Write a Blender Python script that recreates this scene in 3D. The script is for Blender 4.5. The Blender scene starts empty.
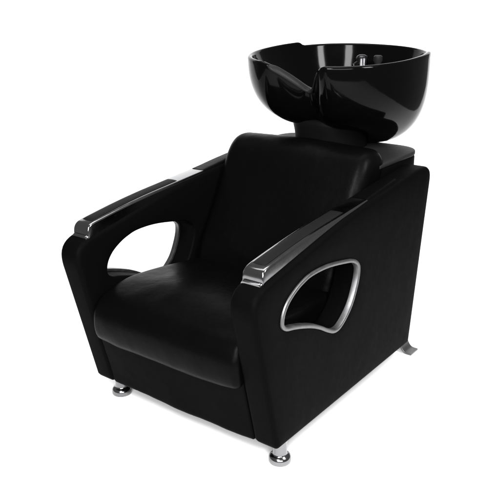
import bpy, bmesh, math, random
from mathutils import Vector, Matrix, geometry, noise
random.seed(4)
sc = bpy.context.scene
COL = sc.collection
PI = math.pi
W = 0.70            # outside width of the chair, metres
CX = W / 2

# ------------------------------------------------------------------ materials
def mat(name, base, rough, spec=0.5, metal=0.0, coat=0.0, coat_rough=0.03):
    m = bpy.data.materials.new(name); m.use_nodes = True
    p = m.node_tree.nodes['Principled BSDF']
    p.inputs['Base Color'].default_value = (*base, 1)
    p.inputs['Roughness'].default_value = rough
    p.inputs['Specular IOR Level'].default_value = spec
    p.inputs['Metallic'].default_value = metal
    p.inputs['Coat Weight'].default_value = coat
    p.inputs['Coat Roughness'].default_value = coat_rough
    return m, m.node_tree, p

def noise_node(nt, scale, detail=3.0, rough=0.5, vec=None):
    n = nt.nodes.new('ShaderNodeTexNoise')
    n.inputs['Scale'].default_value = scale
    n.inputs['Detail'].default_value = detail
    n.inputs['Roughness'].default_value = rough
    if vec is not None: nt.links.new(vec, n.inputs['Vector'])
    return n

def leather(name, base, rough, spec, creases=1.0):
    m, nt, p = mat(name, base, rough, spec)
    tc = nt.nodes.new('ShaderNodeTexCoord'); v = tc.outputs['Object']
    vor = nt.nodes.new('ShaderNodeTexVoronoi'); vor.inputs['Scale'].default_value = 420
    vor.feature = 'SMOOTH_F1'
    nt.links.new(v, vor.inputs['Vector'])
    big = noise_node(nt, 7.0, 4, 0.55, v)
    mid = noise_node(nt, 38.0, 3, 0.6, v)
    b1 = nt.nodes.new('ShaderNodeBump'); b1.inputs['Strength'].default_value = 0.22
    b1.inputs['Distance'].default_value = 0.0006
    nt.links.new(vor.outputs['Distance'], b1.inputs['Height'])
    b2 = nt.nodes.new('ShaderNodeBump'); b2.inputs['Strength'].default_value = 0.10 * creases
    b2.inputs['Distance'].default_value = 0.01
    nt.links.new(mid.outputs['Fac'], b2.inputs['Height'])
    nt.links.new(b1.outputs['Normal'], b2.inputs['Normal'])
    b3 = nt.nodes.new('ShaderNodeBump'); b3.inputs['Strength'].default_value = 0.22 * creases
    b3.inputs['Distance'].default_value = 0.05
    nt.links.new(big.outputs['Fac'], b3.inputs['Height'])
    nt.links.new(b2.outputs['Normal'], b3.inputs['Normal'])
    nt.links.new(b3.outputs['Normal'], p.inputs['Normal'])
    mr = nt.nodes.new('ShaderNodeMapRange')
    mr.inputs['To Min'].default_value = rough - 0.05; mr.inputs['To Max'].default_value = rough + 0.08
    nt.links.new(mid.outputs['Fac'], mr.inputs['Value'])
    nt.links.new(mr.outputs['Result'], p.inputs['Roughness'])
    return m

M_LEATHER = leather('black_leatherette', (0.0013, 0.0013, 0.00134), 0.52, 0.010, 0.22)
M_SEAT = leather('black_seat_leatherette', (0.0010, 0.0010, 0.00105), 0.36, 0.028, 0.4)
M_PAD = leather('armrest_pad_rubber', (0.0055, 0.0055, 0.0057), 0.55, 0.04, 0.3)
M_PLASTIC = leather('black_satin_plastic', (0.009, 0.009, 0.0092), 0.42, 0.08, 0.25)

M_BRACKET = leather('black_bracket_plastic', (0.0025, 0.0025, 0.0026), 0.45, 0.03, 0.2)
M_TOPLIT = leather('toplit_satin_cover', (0.012, 0.012, 0.0123), 0.5, 0.06, 0.2)  # rear cover's top: base colour lightened to stand in for overhead light

def glazed():
    m, nt, p = mat('black_glazed_ceramic', (0.0010, 0.0010, 0.0011), 0.09, 0.06)
    tc = nt.nodes.new('ShaderNodeTexCoord')
    n = noise_node(nt, 9.0, 2, 0.5, tc.outputs['Object'])
    b = nt.nodes.new('ShaderNodeBump'); b.inputs['Strength'].default_value = 0.05; b.inputs['Distance'].default_value = 0.02
    nt.links.new(n.outputs['Fac'], b.inputs['Height']); nt.links.new(b.outputs['Normal'], p.inputs['Normal'])
    return m
M_CERAMIC = glazed()

def chrome(name, base, rough, brushed=0.0):
    m, nt, p = mat(name, base, rough, 0.5, 1.0)
    tc = nt.nodes.new('ShaderNodeTexCoord')
    n = noise_node(nt, 60.0, 4, 0.6, tc.outputs['Object'])
    mr = nt.nodes.new('ShaderNodeMapRange')
    mr.inputs['To Min'].default_value = rough * 0.7; mr.inputs['To Max'].default_value = rough * 1.4
    nt.links.new(n.outputs['Fac'], mr.inputs['Value']); nt.links.new(mr.outputs['Result'], p.inputs['Roughness'])
    n2 = noise_node(nt, 14.0, 2, 0.5, tc.outputs['Object'])
    b = nt.nodes.new('ShaderNodeBump'); b.inputs['Strength'].default_value = 0.06; b.inputs['Distance'].default_value = 0.01
    nt.links.new(n2.outputs['Fac'], b.inputs['Height']); nt.links.new(b.outputs['Normal'], p.inputs['Normal'])
    return m
M_CHROME = chrome('polished_chrome', (0.21, 0.21, 0.215), 0.14)
M_TRIM = chrome('satin_chrome_trim', (0.135, 0.135, 0.138), 0.45)
M_DARKCHROME = chrome('dark_chrome', (0.035, 0.035, 0.037), 0.25)

# ------------------------------------------------------------------ helpers
def link(name, bm, m, parent=None, smooth=True, angle=None):
    bmesh.ops.recalc_face_normals(bm, faces=bm.faces)
    me = bpy.data.meshes.new(name)
    if smooth:
        for f in bm.faces: f.smooth = True
        if angle:
            for e in bm.edges:
                if len(e.link_faces) == 2 and e.calc_face_angle(0) > math.radians(angle): e.smooth = False
    bm.to_mesh(me); bm.free()
    me.materials.append(m)
    o = bpy.data.objects.new(name, me); COL.objects.link(o)
    if parent: o.parent = parent
    return o

def bez(p, q, r, n=8):
    return [((1-t)**2*p[0]+2*t*(1-t)*q[0]+t*t*r[0], (1-t)**2*p[1]+2*t*(1-t)*q[1]+t*t*r[1]) for t in [i/n for i in range(n+1)]]

def fillet(pts, rad, n=8):
    """closed polygon with rounded corners; rad a list or number"""
    out = []; N = len(pts)
    for i, p in enumerate(pts):
        r = rad[i] if isinstance(rad, (list, tuple)) else rad
        a = Vector(pts[i-1]); b = Vector(p); c = Vector(pts[(i+1) % N])
        if r <= 1e-6: out.append(tuple(b)); continue
        da = (a-b); dc = (c-b)
        r1 = min(r, da.length*0.49); r2 = min(r, dc.length*0.49)
        out += bez(tuple(b+da.normalized()*r1), tuple(b), tuple(b+dc.normalized()*r2), n)
    return out

def catmull(pts, per=8):
    out = []; N = len(pts)
    for i in range(N):
        p0, p1, p2, p3 = [Vector(pts[(i+k-1) % N]) for k in range(4)]
        for j in range(per):
            t = j/per
            q = 0.5*((2*p1)+(-p0+p2)*t+(2*p0-5*p1+4*p2-p3)*t*t+(-p0+3*p1-3*p2+p3)*t**3)
            out.append(tuple(q))
    return out

def resample(pts, step):
    N = len(pts); out = []; acc = 0
    L = sum((Vector(pts[i])-Vector(pts[(i+1) % N])).length for i in range(N))
    k = max(8, int(L/step)); step = L/k; nxt = 0.0
    for i in range(N):
        a = Vector(pts[i]); b = Vector(pts[(i+1) % N]); l = (b-a).length
        while nxt < acc+l-1e-9 and len(out) < k:
            out.append(tuple(a+(b-a)*((nxt-acc)/l))); nxt += step
        acc += l
    return out

def area(pts): return 0.5*sum(pts[i][0]*pts[(i+1) % len(pts)][1]-pts[(i+1) % len(pts)][0]*pts[i][1] for i in range(len(pts)))

def offset(pts, d):
    """move a CCW loop inward by d"""
    out = []; N = len(pts)
    for i in range(N):
        a = Vector(pts[i-1]); c = Vector(pts[(i+1) % N]); t = (c-a).normalized()
        out.append((pts[i][0]-t.y*d, pts[i][1]+t.x*d))
    return out

def segdist(p, a, b):
    ax, ay = a; bx, by = b; dx = bx-ax; dy = by-ay
    t = ((p[0]-ax)*dx+(p[1]-ay)*dy)/(dx*dx+dy*dy+1e-12); t = max(0, min(1, t))
    return math.hypot(p[0]-ax-t*dx, p[1]-ay-t*dy)

def padded_panel(outer, holes, x0, x1, r, rh, puff, grid=0.014):
    """upholstered slab between x0 and x1 (both faces padded), outline in (y, z), rounded rims"""
    bm = bmesh.new(); K = 5
    if area(outer) < 0: outer = outer[::-1]
    hs = []
    for h in holes:
        hs.append(h if area(h) > 0 else h[::-1])
    def ring(loop, sgn, k, rr):
        a = PI/2*k/K
        ins = rr*(1-math.sin(a)) if False else rr*(1-math.cos(a))
        return offset(loop, sgn*ins), rr*(1-math.sin(a))
    loops = [(outer, 1, r)]+[(h, -1, rh) for h in hs]
    inner_side = {}
    for li, (lp, sg, rr) in enumerate(loops):
        rows = []
        for side in (0, 1):
            seq = []
            for k in range(K+1):       # k=0: rim wall, k=K: on the face
                pts, dx = ring(lp, sg, k, rr)
                x = (x1 - dx) if side else (x0 + dx)
                # k=0 -> dx = rr (wall), k=K -> dx=0
                seq.append([bm.verts.new((x, p[0], p[1])) for p in pts])
            rows.append(seq)
        strip = rows[0][::-1]+rows[1]
        for s in range(len(strip)-1):
            A, B = strip[s], strip[s+1]; n = len(A)
            for i in range(n):
                bm.faces.new((A[i], A[(i+1) % n], B[(i+1) % n], B[i]))
        inner_side[li] = (rows[0][K], rows[1][K])
    # caps
    bl = [[(v.co.y, v.co.z) for v in inner_side[li][1]] for li in range(len(loops))]
    segs = [(l[i], l[(i+1) % len(l)]) for l in bl for i in range(len(l))]
    ys = [p[0] for p in bl[0]]; zs = [p[1] for p in bl[0]]
    def inside(p, l):
        c = False
        for i in range(len(l)):
            a = l[i]; b = l[i-1]
            if (a[1] > p[1]) != (b[1] > p[1]) and p[0] < (b[0]-a[0])*(p[1]-a[1])/(b[1]-a[1])+a[0]: c = not c
        return c
    gp = []; gd = []
    y = min(ys)
    row = 0
    while y < max(ys):
        z = min(zs)+(row % 2)*grid/2
        while z < max(zs):
            p = (y, z)
            if inside(p, bl[0]) and not any(inside(p, h) for h in bl[1:]):
                d = min(segdist(p, a, b) for a, b in segs)
                if d > grid*0.55: gp.append(p); gd.append(d)
            z += grid
        y += grid*0.87; row += 1
    verts = []; edges = []
    for l in bl:
        s = len(verts); verts += [Vector(p) for p in l]
        edges += [(s+i, s+(i+1) % len(l)) for i in range(len(l))]
    nb = len(verts); verts += [Vector(p) for p in gp]
    vo, eo, fo, ov, oe, of = geometry.delaunay_2d_cdt(verts, edges, [], 0, 1e-7)
    for side in (0, 1):
        bvs = [v for li in range(len(loops)) for v in inner_side[li][side]]
        vm = []
        for i, p in enumerate(vo):
            o = ov[i][0] if ov[i] else None
            if o is not None and o < nb: vm.append(bvs[o])
            else:
                d = gd[o-nb] if o is not None else 0
                h = puff*(1-math.exp(-d/0.03))
                h += 0.0007*noise.noise(Vector((p.x*9, p.y*9, side*5)))*min(1, d/0.04)
                vm.append(bm.verts.new(((x1+h) if side else (x0-h), p.x, p.y)))
        for f in fo:
            cx = sum(vo[i].x for i in f)/len(f); cz = sum(vo[i].y for i in f)/len(f)
            if any(inside((cx, cz), h) for h in bl[1:]) or not inside((cx, cz), bl[0]): continue
            try: bm.faces.new([vm[i] for i in f])
            except ValueError: pass
    return bm

def cushion(prof, x0, x1, rx, crown, nx=36):
    """upholstered block: a closed (y,z) profile swept along x, ends rounded, middle crowned outwards"""
    bm = bmesh.new()
    if area(prof) < 0: prof = prof[::-1]
    N = len(prof)
    cy = sum(p[0] for p in prof)/N; cz = sum(p[1] for p in prof)/N
    rings = []
    stations = []
    K = 8
    for k in range(K): a = PI/2*k/K; stations.append((x0+rx*(1-math.cos(a)) if False else x0+rx*(1-math.cos(a)), rx*(1-math.sin(a))))
    M = nx
    for i in range(M+1): stations.append((x0+rx+(x1-x0-2*rx)*i/M, 0.0))
    for k in range(K-1, -1, -1): a = PI/2*k/K; stations.append((x1-rx*(1-math.cos(a)), rx*(1-math.sin(a))))
    for x, ins in stations:
        u = (x-x0)/(x1-x0)*2-1
        c = crown*(1-abs(u)**2.6)
        pts = offset(prof, ins)
        nrm = offset(prof, -1.0)
        ring = []
        for i in range(N):
            n = Vector((nrm[i][0]-prof[i][0], nrm[i][1]-prof[i][1]))
            w = c
            q = (pts[i][0]+n.x*w, pts[i][1]+n.y*w)
            h = 0.0038*noise.noise(Vector((x*6, q[0]*6, q[1]*6)))+0.0009*noise.noise(Vector((x*22, q[0]*14, q[1]*14)))
            ring.append(bm.verts.new((x, q[0]+n.x*h, q[1]+n.y*h)))
        rings.append(ring)
    for s in range(len(rings)-1):
        A, B = rings[s], rings[s+1]
        for i in range(N): bm.faces.new((A[i], A[(i+1) % N], B[(i+1) % N], B[i]))
    for ring in (rings[0], rings[-1]):
        c = bm.verts.new((ring[0].co.x, sum(v.co.y for v in ring)/N, sum(v.co.z for v in ring)/N))
        for i in range(N): bm.faces.new((ring[i], ring[(i+1) % N], c))
    return bm

def sweep(path, sect, bm=None, closed=False):
    """sect(i, t) -> list of (a, b) offsets; path list of (pos, side, up)"""
    bm = bm or bmesh.new(); rings = []
    for i, (p, s, u) in enumerate(path):
        rings.append([bm.verts.new(p+s*a+u*b) for a, b in sect(i, i/(len(path)-1))])
    n = len(rings[0])
    for k in range(len(rings)-1 if not closed else len(rings)):
        A = rings[k]; B = rings[(k+1) % len(rings)]
        for i in range(n): bm.faces.new((A[i], A[(i+1) % n], B[(i+1) % n], B[i]))
    if not closed:
        bm.faces.new(rings[0]); bm.faces.new(rings[-1])
    return bm

def lathe(prof, seg=48, center=(0, 0, 0), bm=None, axis=None):
    bm = bm or bmesh.new(); rings = []
    c = Vector(center); R = axis or Matrix.Identity(3)
    for r, z in prof:
        if r < 1e-6: rings.append([bm.verts.new(c+R @ Vector((0, 0, z)))])
        else: rings.append([bm.verts.new(c+R @ Vector((r*math.cos(2*PI*i/seg), r*math.sin(2*PI*i/seg), z))) for i in range(seg)])
    for k in range(len(rings)-1):
        A, B = rings[k], rings[k+1]
        for i in range(seg):
            j = (i+1) % seg
            if len(A) == 1: bm.faces.new((A[0], B[i], B[j]))
            elif len(B) == 1: bm.faces.new((A[i], A[j], B[0]))
            else: bm.faces.new((A[i], A[j], B[j], B[i]))
    return bm

def tube(points, r, seg=14, bm=None):
    bm = bm or bmesh.new(); rings = []
    P = [Vector(p) for p in points]
    up = Vector((0.3, 0.2, 1)).normalized()
    for i, p in enumerate(P):
        t = (P[min(i+1, len(P)-1)]-P[max(i-1, 0)]).normalized()
        s = t.cross(up).normalized(); u = s.cross(t)
        rings.append([bm.verts.new(p+(s*math.cos(2*PI*k/seg)+u*math.sin(2*PI*k/seg))*r) for k in range(seg)])
    for k in range(len(rings)-1):
        for i in range(seg):
            j = (i+1) % seg
            bm.faces.new((rings[k][i], rings[k][j], rings[k+1][j], rings[k+1][i]))
    bm.faces.new(rings[0]); bm.faces.new(rings[-1])
    return bm

def smoothcurve(pts, per=8):
    out = []; N = len(pts)
    for i in range(N-1):
        p0 = Vector(pts[max(i-1, 0)]); p1 = Vector(pts[i]); p2 = Vector(pts[i+1]); p3 = Vector(pts[min(i+2, N-1)])
        for j in range(per):
            t = j/per
            out.append(0.5*((2*p1)+(-p0+p2)*t+(2*p0-5*p1+4*p2-p3)*t*t+(-p0+3*p1-3*p2+p3)*t**3))
    out.append(Vector(pts[-1]))
    return out

# ------------------------------------------------------------------ the chair
chair = bpy.data.objects.new('shampoo_chair', None); COL.objects.link(chair)
chair.location = (CX, 0.40, 0)
chair['label'] = 'black leatherette salon backwash chair with tilting black wash bowl, chrome trimmed arms and chrome feet'
chair['category'] = 'salon chair'
KIDS = []
def part(name, bm, m, parent=None, label=None, **kw):
    o = link(name, bm, m, None, **kw)
    if parent is None:
        o.parent = chair; o.matrix_parent_inverse = Matrix.Translation(-chair.location)
    else:
        o.parent = parent
    if label: o['label'] = label
    return o

# side panels ------------------------------------------------------------
ZB = 0.068
outline = [(0.0, ZB), (0.800, ZB), (0.888, 0.684), (0.78, 0.686), (0.64, 0.669), (0.438, 0.651), (0.29, 0.629), (0.096, 0.590), (-0.118, 0.548)]
outer = resample(fillet(outline, [0.010, 0.012, 0.055, 0.05, 0.1, 0.1, 0.1, 0.1, 0.075]), 0.012)
hole_pts = [(0.006, 0.432), (0.010, 0.464), (0.030, 0.492), (0.061, 0.513), (0.098, 0.528), (0.145, 0.537), (0.226, 0.535), (0.323, 0.519), (0.372, 0.506), (0.404, 0.482), (0.408, 0.448),
            (0.394, 0.405), (0.370, 0.362), (0.335, 0.330), (0.300, 0.312), (0.268, 0.313), (0.232, 0.330), (0.195, 0.352), (0.152, 0.373), (0.100, 0.392), (0.060, 0.404), (0.026, 0.413)]
hole = resample(catmull(hole_pts, 6), 0.010)
hole_leather = offset(hole if area(hole) > 0 else hole[::-1], 0.004)
THK = 0.080
R_EDGE = 0.015

def arm_assembly(right):
    x0, x1 = (W-THK, W) if right else (0.0, THK)
    bm = padded_panel(outer, [hole_leather], x0+(0.003 if right else -0.002), x1+(0.004 if right else -0.003), R_EDGE, 0.007, 0.003)
    sp = part('side_panel', bm, M_LEATHER)
    # chrome ring lining the opening on the outside
    s = 1 if right else -1
    xo = W+0.006 if right else -0.003
    H = hole if area(hole) > 0 else hole[::-1]
    def lp(d): return offset(H, d)
    sect = [(0.0005, -0.014), (0.0, 0.001), (0.0012, 0.0026), (0.006, 0.0034), (0.0100, 0.0026), (0.0115, 0.001), (0.0115, -0.014)]
    # (inset towards hole centre, outward x)
    b = bmesh.new(); rings = []
    for d, dx in sect:
        rings.append([b.verts.new((xo+s*dx, p[0], p[1])) for p in lp(d)])
    n = len(H)
    for k in range(len(rings)):
        A, B = rings[k], rings[(k+1) % len(rings)]
        for i in range(n): b.faces.new((A[i], A[(i+1) % n], B[(i+1) % n], B[i]))
    part('opening_trim', b, M_TRIM, sp, angle=50)
    # chrome armrest bar with inset pad
    bx0, bx1 = (W-0.071, W-0.010) if right else (0.010, 0.071)
    xc = (bx0+bx1)/2; hw = (bx1-bx0)/2
    top = [(-0.052, 0.566), (-0.0505, 0.583), (-0.043, 0.594), (-0.028, 0.600), (0.0, 0.605), (0.10, 0.620), (0.20, 0.632), (0.30, 0.641), (0.40, 0.650), (0.47, 0.656)]
    tp = smoothcurve([Vector((a, c, 0)) for a, c in top], 6)
    def arm_z(y):
        pts = [(-0.115, 0.540), (0.096, 0.584), (0.29, 0.622), (0.438, 0.648), (0.64, 0.667), (0.9, 0.68)]
        for (ya, za), (yb, zb) in zip(pts, pts[1:]):
            if ya <= y <= yb: return za+(zb-za)*(y-ya)/(yb-ya)
        return 0.55
    bot = lambda y: min(arm_z(y)-0.014, 0.56+10)
    b = bmesh.new(); rings = []
    R = 0.007
    for q in tp:
        zt = q.y; zb_ = arm_z(q.x)-0.018
        cs = []
        for (sx, cz0, a0) in ((1, zt-R, 0), (-1, zt-R, PI/2)):
            for k in range(5):
                a = a0+PI/2*k/4
                cs.append((xc+sx*(hw-R)+R*math.cos(a), cz0+R*math.sin(a)))
        cs += [(xc-hw-0.0, zb_), (xc+hw+0.0, zb_)]
        rings.append([b.verts.new((x, q.x, z)) for x, z in cs])
    # rounded nose
    n = len(rings[0])
    for A, B in zip(rings, rings[1:]):
        for i in range(n): b.faces.new((A[i], A[(i+1) % n], B[(i+1) % n], B[i]))
    first = rings[0]; b.faces.new(rings[-1])
    nose = [[b.verts.new((v.co.x + (xc-v.co.x)*0.02*k, v.co.y-0.0045*k, v.co.z-max(0, v.co.z-0.545)*0.05*k*k)) for v in first] for k in (1, 2)]
    prev = first
    for nr in nose:
        for i in range(n): b.faces.new((nr[i], nr[(i+1) % n], prev[(i+1) % n], prev[i]))
        prev = nr
    b.faces.new(prev)
    bar = part('armrest', b, M_CHROME, angle=45)
    # pad
    b = bmesh.new(); rings = []
    ph = hw-0.0115
    ys = [(-0.026, 0.0), (-0.022, 0.0018)]+[(y, 0.0028) for y in [-0.01+0.345*i/30 for i in range(31)]]+[(0.341, 0.002), (0.347, 0.0)]
    def ztop(y):
        for a, c in zip(tp, tp[1:]):
            if a.x <= y <= c.x: return a.y+(c.y-a.y)*(y-a.x)/(c.x-a.x)
        return tp[-1].y
    for y, h in ys:
        z = ztop(y); e = 0.002
        cs = [(xc-ph, z-0.004), (xc-ph, z+h*0.55), (xc-ph+0.003, z+h), (xc-ph/3, z+h+0.0008), (xc+ph/3, z+h+0.0008), (xc+ph-0.003, z+h), (xc+ph, z+h*0.55), (xc+ph, z-0.004)]
        rings.append([b.verts.new((x, y, zz)) for x, zz in cs])
    for A, B in zip(rings, rings[1:]):
        for i in range(8): b.faces.new((A[i], A[(i+1) % 8], B[(i+1) % 8], B[i]))
    b.faces.new(rings[0]); b.faces.new(rings[-1])
    part('armrest_pad', b, M_PAD, bar, label='dark grey inset pad', angle=40)
    # dark end piece carrying the line of the armrest to the backrest
    b = bmesh.new(); rings = []
    pts = [(0.47, 0.6575), (0.50, 0.661), (0.56, 0.6685), (0.60, 0.673), (0.64, 0.677), (0.66, 0.679)]
    for k, (y, zt) in enumerate(pts):
        h2 = hw*(1-0.10*k/5); Rr = 0.012; cs = []
        for (sx, a0) in ((1, 0), (-1, PI/2)):
            for kk in range(6):
                a = a0+PI/2*kk/5
                cs.append((xc+sx*(h2-Rr)+Rr*math.cos(a), zt-Rr+Rr*math.sin(a)))
        cs += [(xc-h2, zt-0.05), (xc+h2, zt-0.05)]
        rings.append([b.verts.new((x, y, z)) for x, z in cs])
    for A, B in zip(rings, rings[1:]):
        for i in range(len(A)): b.faces.new((A[i], A[(i+1) % len(A)], B[(i+1) % len(A)], B[i]))
    b.faces.new(rings[0]); b.faces.new(rings[-1])
    part('armrest_end', b, M_SEAT, bar, label='black end piece of the armrest', angle=50)
    return sp
arm_assembly(True); arm_assembly(False)

# front panel -------------------------------------------------------------
prof = fillet([(0.001, ZB), (0.035, ZB), (0.0, 0.27), (-0.048, 0.27)], [0.008, 0.004, 0.004, 0.01], 4)
prof = resample(prof, 0.008)
b = cushion(prof, THK-0.003, W-THK+0.003, 0.006, 0.003, 30)
part('front_panel', b, M_LEATHER)

# seat cushion -------------------------------------------------------------
sp_ = [(0.52, 0.262), (0.20, 0.256), (0.0, 0.252), (-0.050, 0.250), (-0.066, 0.262), (-0.073, 0.300), (-0.067, 0.342), (-0.034, 0.378), (0.05, 0.399), (0.14, 0.400), (0.26, 0.388), (0.40, 0.368), (0.52, 0.355)]
prof = resample(catmull(sp_, 6), 0.011)
b = cushion(prof, THK-0.002, W-THK+0.002, 0.020, 0.010)
part('seat_cushion', b, M_SEAT)

# backrest -------------------------------------------------------------
bp_ = [(0.40, 0.33), (0.405, 0.40), (0.432, 0.46), (0.482, 0.54), (0.536, 0.64), (0.566, 0.702), (0.600, 0.742), (0.640, 0.757), (0.690, 0.748), (0.715, 0.70), (0.690, 0.60), (0.650, 0.48), (0.600, 0.36), (0.50, 0.31)]
prof = resample(catmull(bp_, 6), 0.011)
b = cushion(prof, THK-0.004, W-THK+0.004, 0.040, 0.010)
part('backrest', b, M_SEAT)

# rear cover behind the backrest -----------------------------------------
plan_c = fillet([(THK+0.001, 0.66), (W-THK+0.004, 0.66), (W-THK+0.004, 0.985), (THK-0.004, 0.985)], [0.004, 0.004, 0.10, 0.10], 10)
plan_c = resample(plan_c, 0.008)
b = bmesh.new(); rings = []
for z, ins in [(0.12, 0.004), (0.124, 0), (0.20, 0), (0.30, 0), (0.40, 0), (0.50, 0), (0.60, 0), (0.65, 0), (0.69, 0), (0.698, 0.002)]:
    k = 0.42+0.58*min(1, max(0, (z-0.12)/0.46))
    rings.append([b.verts.new((p[0], 0.66+(p[1]-0.66)*k, z)) for p in offset(plan_c, ins)])
for A, B in zip(rings, rings[1:]):
    n = len(A)
    for i in range(n): b.faces.new((A[i], A[(i+1) % n], B[(i+1) % n], B[i]))
b.faces.new(rings[0]); b.faces.new(rings[-1])
cover = part('rear_cover', b, M_LEATHER)
b = bmesh.new(); rings = []
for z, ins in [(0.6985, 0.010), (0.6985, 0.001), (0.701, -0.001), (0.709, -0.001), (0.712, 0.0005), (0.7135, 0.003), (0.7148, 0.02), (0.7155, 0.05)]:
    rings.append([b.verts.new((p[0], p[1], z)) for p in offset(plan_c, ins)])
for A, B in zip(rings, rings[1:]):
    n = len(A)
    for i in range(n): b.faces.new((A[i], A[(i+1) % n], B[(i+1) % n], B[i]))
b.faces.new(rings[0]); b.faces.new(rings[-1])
part('cover_top', b, M_TOPLIT, cover, label='top of the rear cover, colour lightened to suggest overhead light')

# base board under seat
b = bmesh.new()
prof = fillet([(0.03, 0.084), (0.76, 0.084), (0.76, 0.12), (0.03, 0.12)], 0.004, 3)
b = cushion(resample(prof, 0.02), THK+0.002, W-THK-0.002, 0.003, 0.0, 6)
part('base_frame', b, M_PLASTIC)

# feet -------------------------------------------------------------
foot_prof = [(0, 0.088), (0.0195, 0.088), (0.0195, 0.030), (0.0200, 0.026), (0.0222, 0.0235), (0.0262, 0.0215), (0.0295, 0.0180), (0.0315, 0.0135), (0.0320, 0.009), (0.0320, 0.003), (0.0305, 0.0), (0, 0.0)]
fb = None
for i, (x, y) in enumerate([(0.055, 0.050), (W-0.024, 0.050)]):
    o = part('leg', lathe(foot_prof, 48, (x, y, 0)), M_CHROME, angle=40)

# rear stabiliser feet -----------------------------------------------------
def strip(path, w0, w1, th):
    """flat bar bent in the xz plane, width along y"""
    b = bmesh.new(); rings = []
    P = smoothcurve([Vector(p) for p in path], 6)
    for i, p in enumerate(P):
        t = (P[min(i+1, len(P)-1)]-P[max(i-1, 0)]).normalized()
        n = Vector((-t.z, 0, t.x))
        if n.z < 0: n = -n
        y0, y1 = w0, w1
        rings.append([b.verts.new(Vector((p.x, y, p.z))+n*h) for y, h in ((y0, 0), (y0, th*0.8), (y0+0.001, th), (y1-0.001, th), (y1, th*0.8), (y1, 0))])
    for A, B in zip(rings, rings[1:]):
        for i in range(6): b.faces.new((A[i], A[(i+1) % 6], B[(i+1) % 6], B[i]))
    b.faces.new(rings[0]); b.faces.new(rings[-1])
    return b
for s in (1, -1):
    X = lambda x: CX+s*(x-CX)
    path = [(X(0.560), 0, 0.13), (X(0.605), 0, 0.125), (X(0.628), 0, 0.10), (X(0.640), 0, 0.065), (X(0.650), 0, 0.038), (X(0.660), 0, 0.016), (X(0.674), 0, 0.003), (X(0.699), 0, 0.001)]
    part('rear_foot', strip(path, 0.835, 0.893, 0.005), M_TRIM, angle=40)

# wash bowl -------------------------------------------------------------
BC = Vector((CX, 0.862, 1.010)); BA, BB = 0.289, 0.318; TILT = math.radians(3.3)
RT = Matrix.Rotation(math.radians(1.0), 3, 'Y') @ Matrix.Rotation(TILT, 3, 'X')
NPH = 180
def sstep(a, b_, x):
    t = max(0, min(1, (x-a)/(b_-a))); return t*t*(3-2*t)
def plan(ph):
    """unit superellipse, ph measured from the front (-y)"""
    sx, cy = math.sin(ph), -math.cos(ph)
    n = 2.25
    r = (abs(sx/BA)**n+abs(cy/BB)**n)**(-1/n)
    return Vector((sx*r, cy*r))
def notch(ph):
    a = abs((ph+PI) % (2*PI)-PI)                 # angle from the front
    x = plan(ph).x
    if a > 1.2: return 0.0
    t = abs(x-0.030)/(0.090 if x > 0.030 else 0.150)
    return 0.090*(1-sstep(0.0, 1.0, t))
def rim_z(ph):
    y = plan(ph).y
    wing = 0.013*(1-sstep(0.145, 0.17, y))
    return wing-notch(ph)
def depth(ph):
    y = -math.cos(ph)
    return 0.215+0.095*sstep(-1, 0.9, y)
def shape(ph, u):
    """outer shell: scale of plan outline at depth fraction u"""
    f = 0.5+0.5*math.cos(ph)          # 1 front, 0 back
    p = 4.0-1.9*f; q = 2.25-0.25*f
    dx_ = plan(ph).x-0.030
    g = 1-sstep(0.0, 1.0, abs(dx_)/((0.095 if dx_ > 0 else 0.155)+0.05*u)) if abs((ph+PI) % (2*PI)-PI) < 1.2 else 0
    return (0.30+0.70*max(0, 1-u**p)**(1/q))*(1-g*(0.33-0.10*u))
b = bmesh.new(); rings = []
NU = 26
prof_rows = []
# outer from bottom up
for k in range(NU+1):
    u = 1-k/NU
    u = 1-(1-u)**1.0
    prof_rows.append(('o', u))
for k in range(1, 6): prof_rows.append(('r', k/6))
for k in range(NU+1):
    prof_rows.append(('i', k/NU))
TH = 0.017
for kind, u in prof_rows:
    ring = []
    for i in range(NPH):
        ph = 2*PI*i/NPH
        P = plan(ph); L = P.length; dirn = P/L
        zr = rim_z(ph); D = depth(ph)
        u0 = max(0, -zr)/D
        if kind == 'o':
            uu = u0+(1-u0)*u; s = shape(ph, uu)*L; z = -uu*D+(max(0, zr)*(1-uu))
            # neck scoop: pull the skin in under the notch
            nz = notch(ph)/0.092
        elif kind == 'r':
            s0 = shape(ph, u0)*L; a = PI*u
            s = s0-TH/2+TH/2*math.cos(a); z = zr+TH/2*0.9*math.sin(a)
        else:
            Di = D-0.03
            ui = u0+(1-u0)*u
            s_in = (1-0.26*(ui-u0)-0.50*(ui-u0)**3)*shape(ph, u0)
            s = max(0.02, min(s_in*L-TH, shape(ph, ui*0.985)*L-TH))*(1 if u < 0.85 else 1-((u-0.85)/0.15)**2*0.7)
            z = (-ui*D+max(0, zr)*(1-ui)) if u < 1 else -D
            z = -u0*D+(z+u0*D)*(Di-u0*D)/(D-u0*D)
        q = RT @ Vector((dirn.x*s, dirn.y*s, z))
        ring.append(b.verts.new(BC+q))
    rings.append(ring)
for A, B in zip(rings, rings[1:]):
    for i in range(NPH):
        j = (i+1) % NPH
        b.faces.new((A[i], A[j], B[j], B[i]))
for ring in (rings[0], rings[-1]):
    c = b.verts.new(sum((v.co for v in ring), Vector())/NPH)
    for i in range(NPH): b.faces.new((ring[i], ring[(i+1) % NPH], c))
bowl = part('wash_bowl', b, M_CERAMIC, label='glossy black ceramic bowl with a neck notch')

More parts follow.
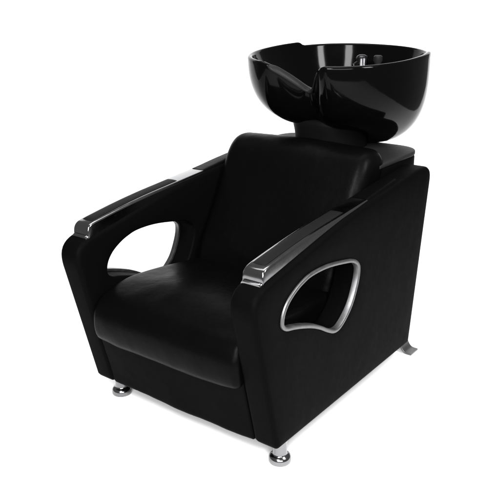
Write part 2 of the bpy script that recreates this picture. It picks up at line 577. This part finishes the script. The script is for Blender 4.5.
# drain, tap and handset in the bowl
dr = BC+Vector((0, 0.02, -0.232))
part('drain', lathe([(0, 0.004), (0.012, 0.004), (0.014, 0.007), (0.026, 0.007), (0.031, 0.004), (0.032, 0.0), (0.032, -0.01), (0, -0.01)], 40, dr), M_DARKCHROME, bowl, angle=40)
tc = BC+Vector((-0.035, 0.225, -0.040))
b = lathe([(0, 0.034), (0.010, 0.033), (0.019, 0.029), (0.025, 0.019), (0.026, 0.0), (0.028, -0.004), (0.028, -0.012), (0.028, -0.06), (0, -0.06)], 40, tc)
tap = part('tap', b, M_DARKCHROME, bowl, angle=40)
b = tube(smoothcurve([tc+Vector((0, -0.010, 0.006)), tc+Vector((0, -0.04, 0.006)), tc+Vector((0, -0.065, -0.002))], 6), 0.0055)
part('tap_lever', b, M_DARKCHROME, tap)
hc = BC+Vector((0.040, 0.205, -0.035))
b = lathe([(0, 0.03), (0.012, 0.03), (0.016, 0.026), (0.0165, 0.012), (0.012, 0.004), (0.012, -0.05), (0, -0.05)], 32, hc)
part('spray_handset', b, M_PLASTIC, bowl, angle=40)

# neck rest: soft gel pad lining the notch
b = bmesh.new(); rings = []
phs = [(-0.30+0.60*i/40) for i in range(41)]
for ph in phs:
    P = plan(ph); L = P.length; d2 = P/L
    zr = rim_z(ph); D = depth(ph); u0 = max(0, -zr)/D
    s0 = shape(ph, u0)*L
    e = min(1, (0.30-abs(ph))/0.06); rr = 0.004+0.009*math.sqrt(max(0, e))
    ring = []
    for k in range(12):
        a = 2*PI*k/12
        ring.append(b.verts.new(BC+RT @ Vector((d2.x*(s0-TH/2+rr*1.35*math.cos(a)), d2.y*(s0-TH/2+rr*1.35*math.cos(a)), zr+0.001+rr*0.75*math.sin(a)))))
    rings.append(ring)
for A, B in zip(rings, rings[1:]):
    for i in range(12): b.faces.new((A[i], A[(i+1) % 12], B[(i+1) % 12], B[i]))
b.faces.new(rings[0]); b.faces.new(rings[-1])
part('neck_rest', b, M_PLASTIC, bowl)

# bowl support -------------------------------------------------------------
b = bmesh.new(); rings = []
sup = [(0.700, 0.108, 0.125), (0.72, 0.108, 0.126), (0.745, 0.110, 0.128), (0.775, 0.115, 0.130), (0.80, 0.121, 0.134), (0.815, 0.121, 0.134), (0.822, 0.112, 0.124)]
for z, rx, ry in sup:
    rings.append([b.verts.new((CX+rx*math.copysign(abs(math.cos(a))**0.75, math.cos(a)), 0.83+ry*math.copysign(abs(math.sin(a))**0.75, math.sin(a)), z)) for a in [2*PI*i/64 for i in range(64)]])
for A, B in zip(rings, rings[1:]):
    for i in range(64): b.faces.new((A[i], A[(i+1) % 64], B[(i+1) % 64], B[i]))
b.faces.new(rings[0]); b.faces.new(rings[-1])
sup_o = part('bowl_support', b, M_BRACKET, label='black tilting bracket under the bowl')
Rx = Matrix.Rotation(PI/2, 3, 'Y')
b = lathe([(0, 0.020), (0.010, 0.020), (0.014, 0.017), (0.015, 0.010), (0.015, 0.0), (0, 0.0)], 24, (CX+0.112, 0.93, 0.755), axis=Rx)
part('hinge_knob', b, M_PLASTIC, sup_o, angle=40)

# ------------------------------------------------------------------ studio backdrop (one seamless sheet)
CAM = Vector((1.6654, -1.4047, 1.2433)); PITCH, YAW, ROLL, F = 0.3409, 0.6428, 0.0047, 746.6948
fw = Vector((-math.sin(YAW), math.cos(YAW), 0)); rt = Vector((math.cos(YAW), math.sin(YAW), 0))
mb, nt, p = mat('white_seamless_paper', (0.93, 0.93, 0.93), 0.9, 0.1)
tcn = nt.nodes.new('ShaderNodeTexCoord'); n = noise_node(nt, 90, 4, 0.6, tcn.outputs['Object'])
bp2 = nt.nodes.new('ShaderNodeBump'); bp2.inputs['Strength'].default_value = 0.05; bp2.inputs['Distance'].default_value = 0.002
nt.links.new(n.outputs['Fac'], bp2.inputs['Height']); nt.links.new(bp2.outputs['Normal'], p.inputs['Normal'])
b = bmesh.new(); rings = []
sec = [(-0.75, 0), (1.0, 0), (2.2, 0)]+[(2.2+1.2*math.sin(a), 1.2*(1-math.cos(a))) for a in [PI/2*i/20 for i in range(1, 21)]]+[(3.4, 2.2)]
for d, z in sec:
    rings.append([b.verts.new((CX, 0.4, 0)+Vector((0, 0, z))+fw*(d-0.0)+rt*x if False else Vector((CX, 0.4, z))+fw*(d-1.2)+rt*x) for x in (-1.9, -1, 0, 1, 1.9)])
for A, B in zip(rings, rings[1:]):
    for i in range(4): b.faces.new((A[i], A[i+1], B[i+1], B[i]))
fl = link('floor', b, mb, None)
fl['kind'] = 'structure'

# ------------------------------------------------------------------ light
w = bpy.data.worlds.new('World'); sc.world = w; w.use_nodes = True
bg = w.node_tree.nodes['Background']; bg.inputs[0].default_value = (1, 1, 1, 1); bg.inputs[1].default_value = 0.22
def area_light(name, loc, target, sx, sy, power, spread=180):
    l = bpy.data.lights.new(name, 'AREA'); l.shape = 'RECTANGLE'; l.size = sx; l.size_y = sy; l.energy = power
    l.spread = math.radians(spread)
    o = bpy.data.objects.new(name, l); COL.objects.link(o); o.location = loc
    o.rotation_euler = (Vector(target)-Vector(loc)).to_track_quat('-Z', 'Y').to_euler()
    return o
mid = Vector((CX, 0.4, 0))
area_light('overhead_softbox', mid+Vector((0, 0, 3.6))+fw*0.3, mid+fw*0.3, 1.6, 1.6, 40)
area_light('camera_softbox', mid-fw*3.3+Vector((0, 0, 1.75)), mid+Vector((0, 0, 0.3)), 2.6, 1.2, 195)
area_light('tall_strip_softbox', (1.08, -1.62, 2.32), (0.24, 1.12, 1.0), 0.60, 0.9, 105)
area_light('side_strip_softbox', (1.86, 0.43, 1.85), (0.16, 1.07, 0.99), 0.30, 0.7, 46)
area_light('backdrop_light', mid+fw*0.6+Vector((0, 0, 3.9)), mid+fw*2.2+Vector((0, 0, 0.6)), 4.0, 0.8, 40)

# ------------------------------------------------------------------ camera
cam = bpy.data.cameras.new('Camera'); co = bpy.data.objects.new('Camera', cam); COL.objects.link(co)
f3 = Vector((-math.sin(YAW)*math.cos(PITCH), math.cos(YAW)*math.cos(PITCH), -math.sin(PITCH)))
r3 = Vector((math.cos(YAW), math.sin(YAW), 0)); d3 = f3.cross(r3)
cr, sr = math.cos(ROLL), math.sin(ROLL)
r3, d3 = r3*cr+d3*sr, -r3*sr+d3*cr
mw = Matrix((r3, -d3, -f3)).transposed().to_4x4(); mw.translation = CAM
co.matrix_world = mw
cam.sensor_width = 36; cam.lens = F*36/500; cam.clip_start = 0.05; cam.clip_end = 100
sc.camera = co
vs = sc.view_settings; vs.view_transform = 'Standard'; vs.look = 'None'; vs.exposure = 0; vs.gamma = 1; vs.use_curve_mapping = False
